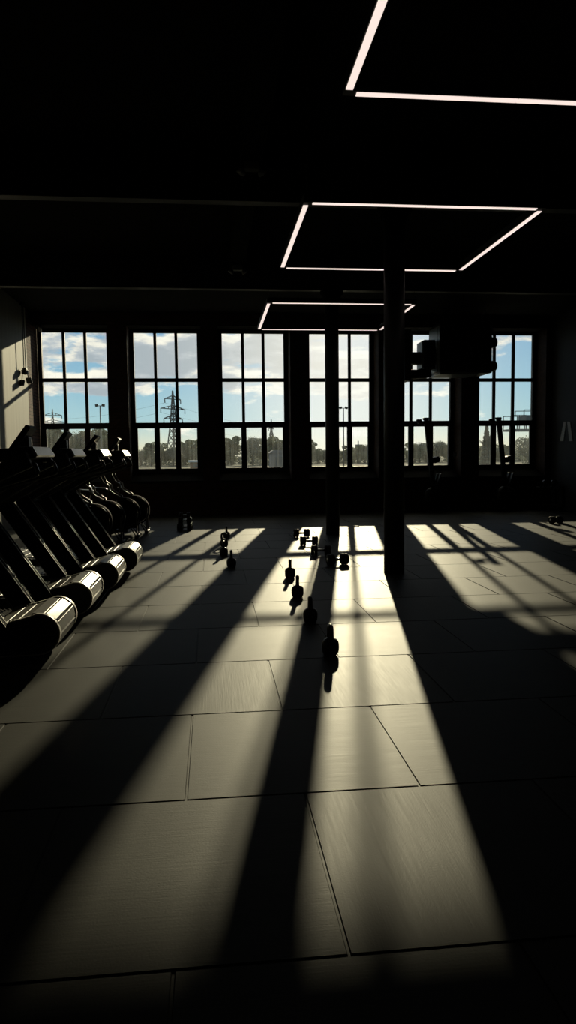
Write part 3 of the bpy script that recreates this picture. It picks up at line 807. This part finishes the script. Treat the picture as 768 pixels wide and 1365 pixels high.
rows_ = [ # x at Y=150 , height, kind, width factor
 ('leftmost', 'tree of the even olive row seen through the leftmost window', [(-36.5, 7.4, 'loose'), (-33, 7.8, 'tall'), (-30.3, 7.6, 'loose'), (-27.5, 7.9, 'round'), (-24.8, 7.8, 'loose'), (-22.3, 7.0, 'tall'), (-20, 6.2, 'loose')]),
 ('second', 'tree of the dark line behind the pylon in the second window', [(-17, 4.1, 'loose'), (-14.6, 3.7, 'round'), (-12.2, 4.4, 'tall'), (-10.2, 4.9, 'loose'), (-7.8, 4.2, 'round'), (-5.6, 5.1, 'tall'), (-3.9, 5.4, 'loose'), (-2, 4.8, 'tall'), (-.4, 4.4, 'round')]),
 ('third', 'hazy grey green tree seen through the third window', [(2.4, 4.9, 'loose'), (4.2, 5.6, 'tall'), (11.4, 5.8, 'loose'), (13.4, 5.2, 'tall'), (15.5, 4.9, 'round')]),
 ('fourth', 'low distant tree seen through the fourth window', [(20.2, 5.0, 'tall'), (22.1, 3.4, 'loose'), (24.2, 3.2, 'round'), (26.6, 3.4, 'loose'), (28.6, 3.6, 'tall'), (30.4, 3.9, 'loose'), (32.3, 4.2, 'round')]),
 ('fifth', 'rounded grey tree seen through the fifth window', [(42.2, 4.2, 'loose'), (44.1, 4.6, 'round'), (46.2, 3.9, 'loose'), (48.2, 4.9, 'round'), (50.3, 4.6, 'loose'), (52.3, 4.2, 'tall')]),
 ('rightmost', 'small tree low in the middle of the rightmost window', [(58.4, 3.7, 'loose'), (60.3, 3.3, 'round'), (62.2, 3.6, 'loose'), (64.3, 3.5, 'tall')])]
for wn, lab, ts in rows_:
    for x, h, k in ts: tree(k, x*1.0, 150+random.uniform(-3, 3), h*1.03, 1.25 if k != 'tall' else 1.7, lab, G % wn)
tree('round', 8.1, 143, 6.2, 1.15, 'big domed tree in the middle of the third window', None)
tree('cone', 23.55, 60, 4.6, .9, 'tall cone shaped tree at the left edge of the rightmost window', None)
tree('round', 23.0, 50, 3.5, .95, 'large bushy tree at the right edge of the rightmost window', None)
# bushes below the tree line
rng = random.Random(77); bm = crown_bm(rng, [(x, 158+rng.uniform(-3, 3), .2+rng.uniform(0, .5), 2.2, 2.0, 1.7+rng.uniform(0, .9)) for x in range(-44, 82, 2)], 24000, .30)
tag(obj('undergrowth', bm, 'leafgrey', recalc=False), 'low scrub along the foot of the tree line', 'undergrowth', kind='stuff')

# pylons
def pylon(lab, loc, H, rz, th):
    r = thing('electricity_pylon', lab, 'pylon', loc, rz, group='lattice pylons outside')
    def hw(z):
        u = z/H; return H*(.085-.10*u if u < .55 else .030-.028*(u-.55)/.45)
    zs = [0, .14, .27, .38, .47, .55, .63, .71, .79, .87, .94, 1.0]
    bm = B()
    for a, b in zip(zs, zs[1:]):
        A, Bz = hw(a*H), hw(b*H)
        ca = [(-A, -A), (A, -A), (A, A), (-A, A)]; cb = [(-Bz, -Bz), (Bz, -Bz), (Bz, Bz), (-Bz, Bz)]
        for q in range(4):
            w = (q+1) % 4
            bar(bm, (*ca[q], a*H), (*cb[q], b*H), th, th)
            bar(bm, (*ca[q], a*H), (*cb[w], b*H), th*.6, th*.6); bar(bm, (*ca[w], a*H), (*cb[q], b*H), th*.6, th*.6)
            bar(bm, (*cb[q], b*H), (*cb[w], b*H), th*.6, th*.6)
    obj('tower', bm, 'galv', r)
    for u, L in ((.60, .20), (.74, .26), (.88, .17)):
        z = u*H
        for s in (-1, 1):
            bm = B(); w0 = hw(z); tip = (s*L*H, 0, z)
            for e in (-1, 1):
                bar(bm, (s*w0, e*w0, z), tip, th*.8, th*.8); bar(bm, (s*w0, e*w0, z+.05*H), tip, th*.7, th*.7)
            for q in (.33, .66):
                xq = s*(w0+(L*H-w0)*q); bar(bm, (xq, 0, z), (xq, 0, z+.05*H*(1-q)), th*.6, th*.6)
            arm = obj('cross_arm', bm, 'galv', r)
            bm = B(); tube(bm, [tip, (tip[0], 0, z-.06*H)], th*.6, 6); obj('insulator', bm, 'galv', arm)
    return r
pylon('large lattice pylon in the middle of the second window', (-15.4, 300, GZ), 28.6, R(52), .34)
pylon('distant pylon with wide arms, at the left of the leftmost window', (-101.5, 480, GZ), 33.0, R(8), .42)
pylon('faint slender pylon at the right side of the third window', (53.2, 640, GZ), 34.0, R(70), .42)
# wires
PT = []
for u, L in ((.60, .20), (.74, .26), (.88, .17)):
    for s in (-1,):
        a = Vector((-15.4+s*L*28.6*math.cos(R(52)), 300+s*L*28.6*math.sin(R(52)), GZ+u*28.6-1.7))
        b = Vector((-101.5+s*L*33*math.cos(R(8)), 480+s*L*33*math.sin(R(8)), GZ+u*33-2))
        c = Vector((53.2+s*L*34*math.cos(R(70)), 640+s*L*34*math.sin(R(70)), GZ+u*34-2))
        for p, q, l in ((a, b, 'thin power line strung from the large pylon to the one on the left'), (a, c, 'thin power line strung from the large pylon to the faint one on the right')):
            bm = B(); pts = [p.lerp(q, k/14)-Vector((0, 0, 4.0*4*(k/14)*(1-k/14)))*.6 for k in range(15)]
            tube(bm, pts, .035, 5); tag(obj('power_line', bm, 'galv'), l, 'power line', 'power lines from the large pylon, '+('left' if q is b else 'right'))
# lamp posts
def lamp(lab, loc, h):
    r = thing('lamp_post', lab, 'lamp post', loc, group='twin headed lamp posts outside')
    bm = B(); tube(bm, [(0, 0, 0), (0, 0, h)], [.09, .06], 12); obj('pole', bm, 'galv', r)
    bm = B(); bar(bm, (-.32, 0, h), (.32, 0, h), .06, .06); obj('crossarm', bm, 'galv', r)
    for s in (-1, 1):
        bm = B(); box(bm, (s*.34, 0, h+.04), (.34, .24, .26), rot=(R(12*s), 'Y'), bev=.03); obj('floodlight', bm, 'steel_black', r)
lamp('twin headed floodlight post seen through the leftmost window', (-11.9, 80, GZ), 7.45)
lamp('twin headed floodlight post seen through the fourth window beside the far column', (15.7, 85, GZ), 7.4)
# kiosk, far tower, shed
r = thing('kiosk', 'small brown cabin with white flat roof low in the second window', 'kiosk', (-1.9, 110, GZ))
bm = B(); bounds(bm, -1.35, 1.35, -1.2, 1.2, 0, .98); obj('wall', bm, 'brown', r)
bm = B(); bounds(bm, -1.6, 1.6, -1.5, 1.5, .98, 1.28, bev=.04); obj('roof', bm, 'white', r)
bm = B(); bounds(bm, -.9, .3, -1.22, -1.19, .3, .8); obj('window', bm, 'glassdark', r)
r = thing('shed', 'dark grey flat topped shed low in the third window on the right', 'shed', (9.2, 100, GZ))
bm = B(); bounds(bm, -1.15, 1.15, -1.5, 1.5, 0, 2.2); obj('wall', bm, 'greywall', r)
bm = B(); prism(bm, [(-1.3, 2.2), (1.3, 2.2), (1.0, 2.55), (-.8, 2.6)], -1.6, 1.6); obj('roof', bm, 'greywall', r)
bm = B(); bounds(bm, -.7, .5, -1.53, -1.5, .3, 1.7); obj('door', bm, 'galv', r)
r = thing('factory_block', 'distant grey stepped building low in the fourth window', 'building', (51.8, 250, GZ))
bm = B(); bounds(bm, -2.2, 2.6, -2, 2, 0, 3.4); bounds(bm, -1.2, .6, -1.5, 1.5, 3.4, 5.3); bounds(bm, 1.3, 2.0, -1, 1, 3.4, 4.8); obj('wall', bm, 'greywall', r)
bm = B(); tube(bm, [(-.4, 0, 5.3), (-.4, 0, 6.6)], .22, 10); obj('chimney', bm, 'greywall', r)
bm = B(); bounds(bm, -1.8, 2.2, -2.03, -2, 1.8, 2.5); obj('window', bm, 'glassdark', r)
# raised work platform
r = thing('lift_platform', 'raised railed work platform at the right of the rightmost window', 'work platform', (19.9, 45, GZ))
bm = B(); bounds(bm, -.85, 1.3, -.7, .7, 3.28, 3.42); obj('deck', bm, 'lift', r)
bm = B(); bounds(bm, .12, 1.3, -.6, .6, 3.85, 4.30, bev=.03); obj('control_box', bm, 'lift', r)
bm = B()
for x in (-.85, -.35, .1, .6, 1.3):
    for y in (-.68, .68): bar(bm, (x, y, 3.42), (x, y, 4.28), .05, .05)
for y in (-.68, .68):
    for z in (4.28, 3.9): bar(bm, (-.85, y, z), (.1, y, z), .045, .045)
    bar(bm, (-.05, y, 4.62), (1.3, y, 4.62), .045, .045); bar(bm, (-.05, y, 4.28), (-.05, y, 4.62), .05, .05)
obj('railing', bm, 'lift', r)
bm = B(); bar(bm, (.9, .2, 3.3), (3.6, 1.5, .9), .25, .25); obj('boom', bm, 'lift', r)
bm = B(); bounds(bm, 2.6, 4.8, .4, 2.6, .35, 1.1, bev=.05); ch = obj('chassis', bm, 'lift', r)
for x in (3.0, 4.4):
    for y in (.5, 2.5):
        bm = B(); lathe(bm, [(.1, -.12), (.36, -.12), (.38, 0), (.36, .12), (.1, .12)], 20, T(x, y, .38) @ RX90); obj('wheel', bm, 'rubber', ch)
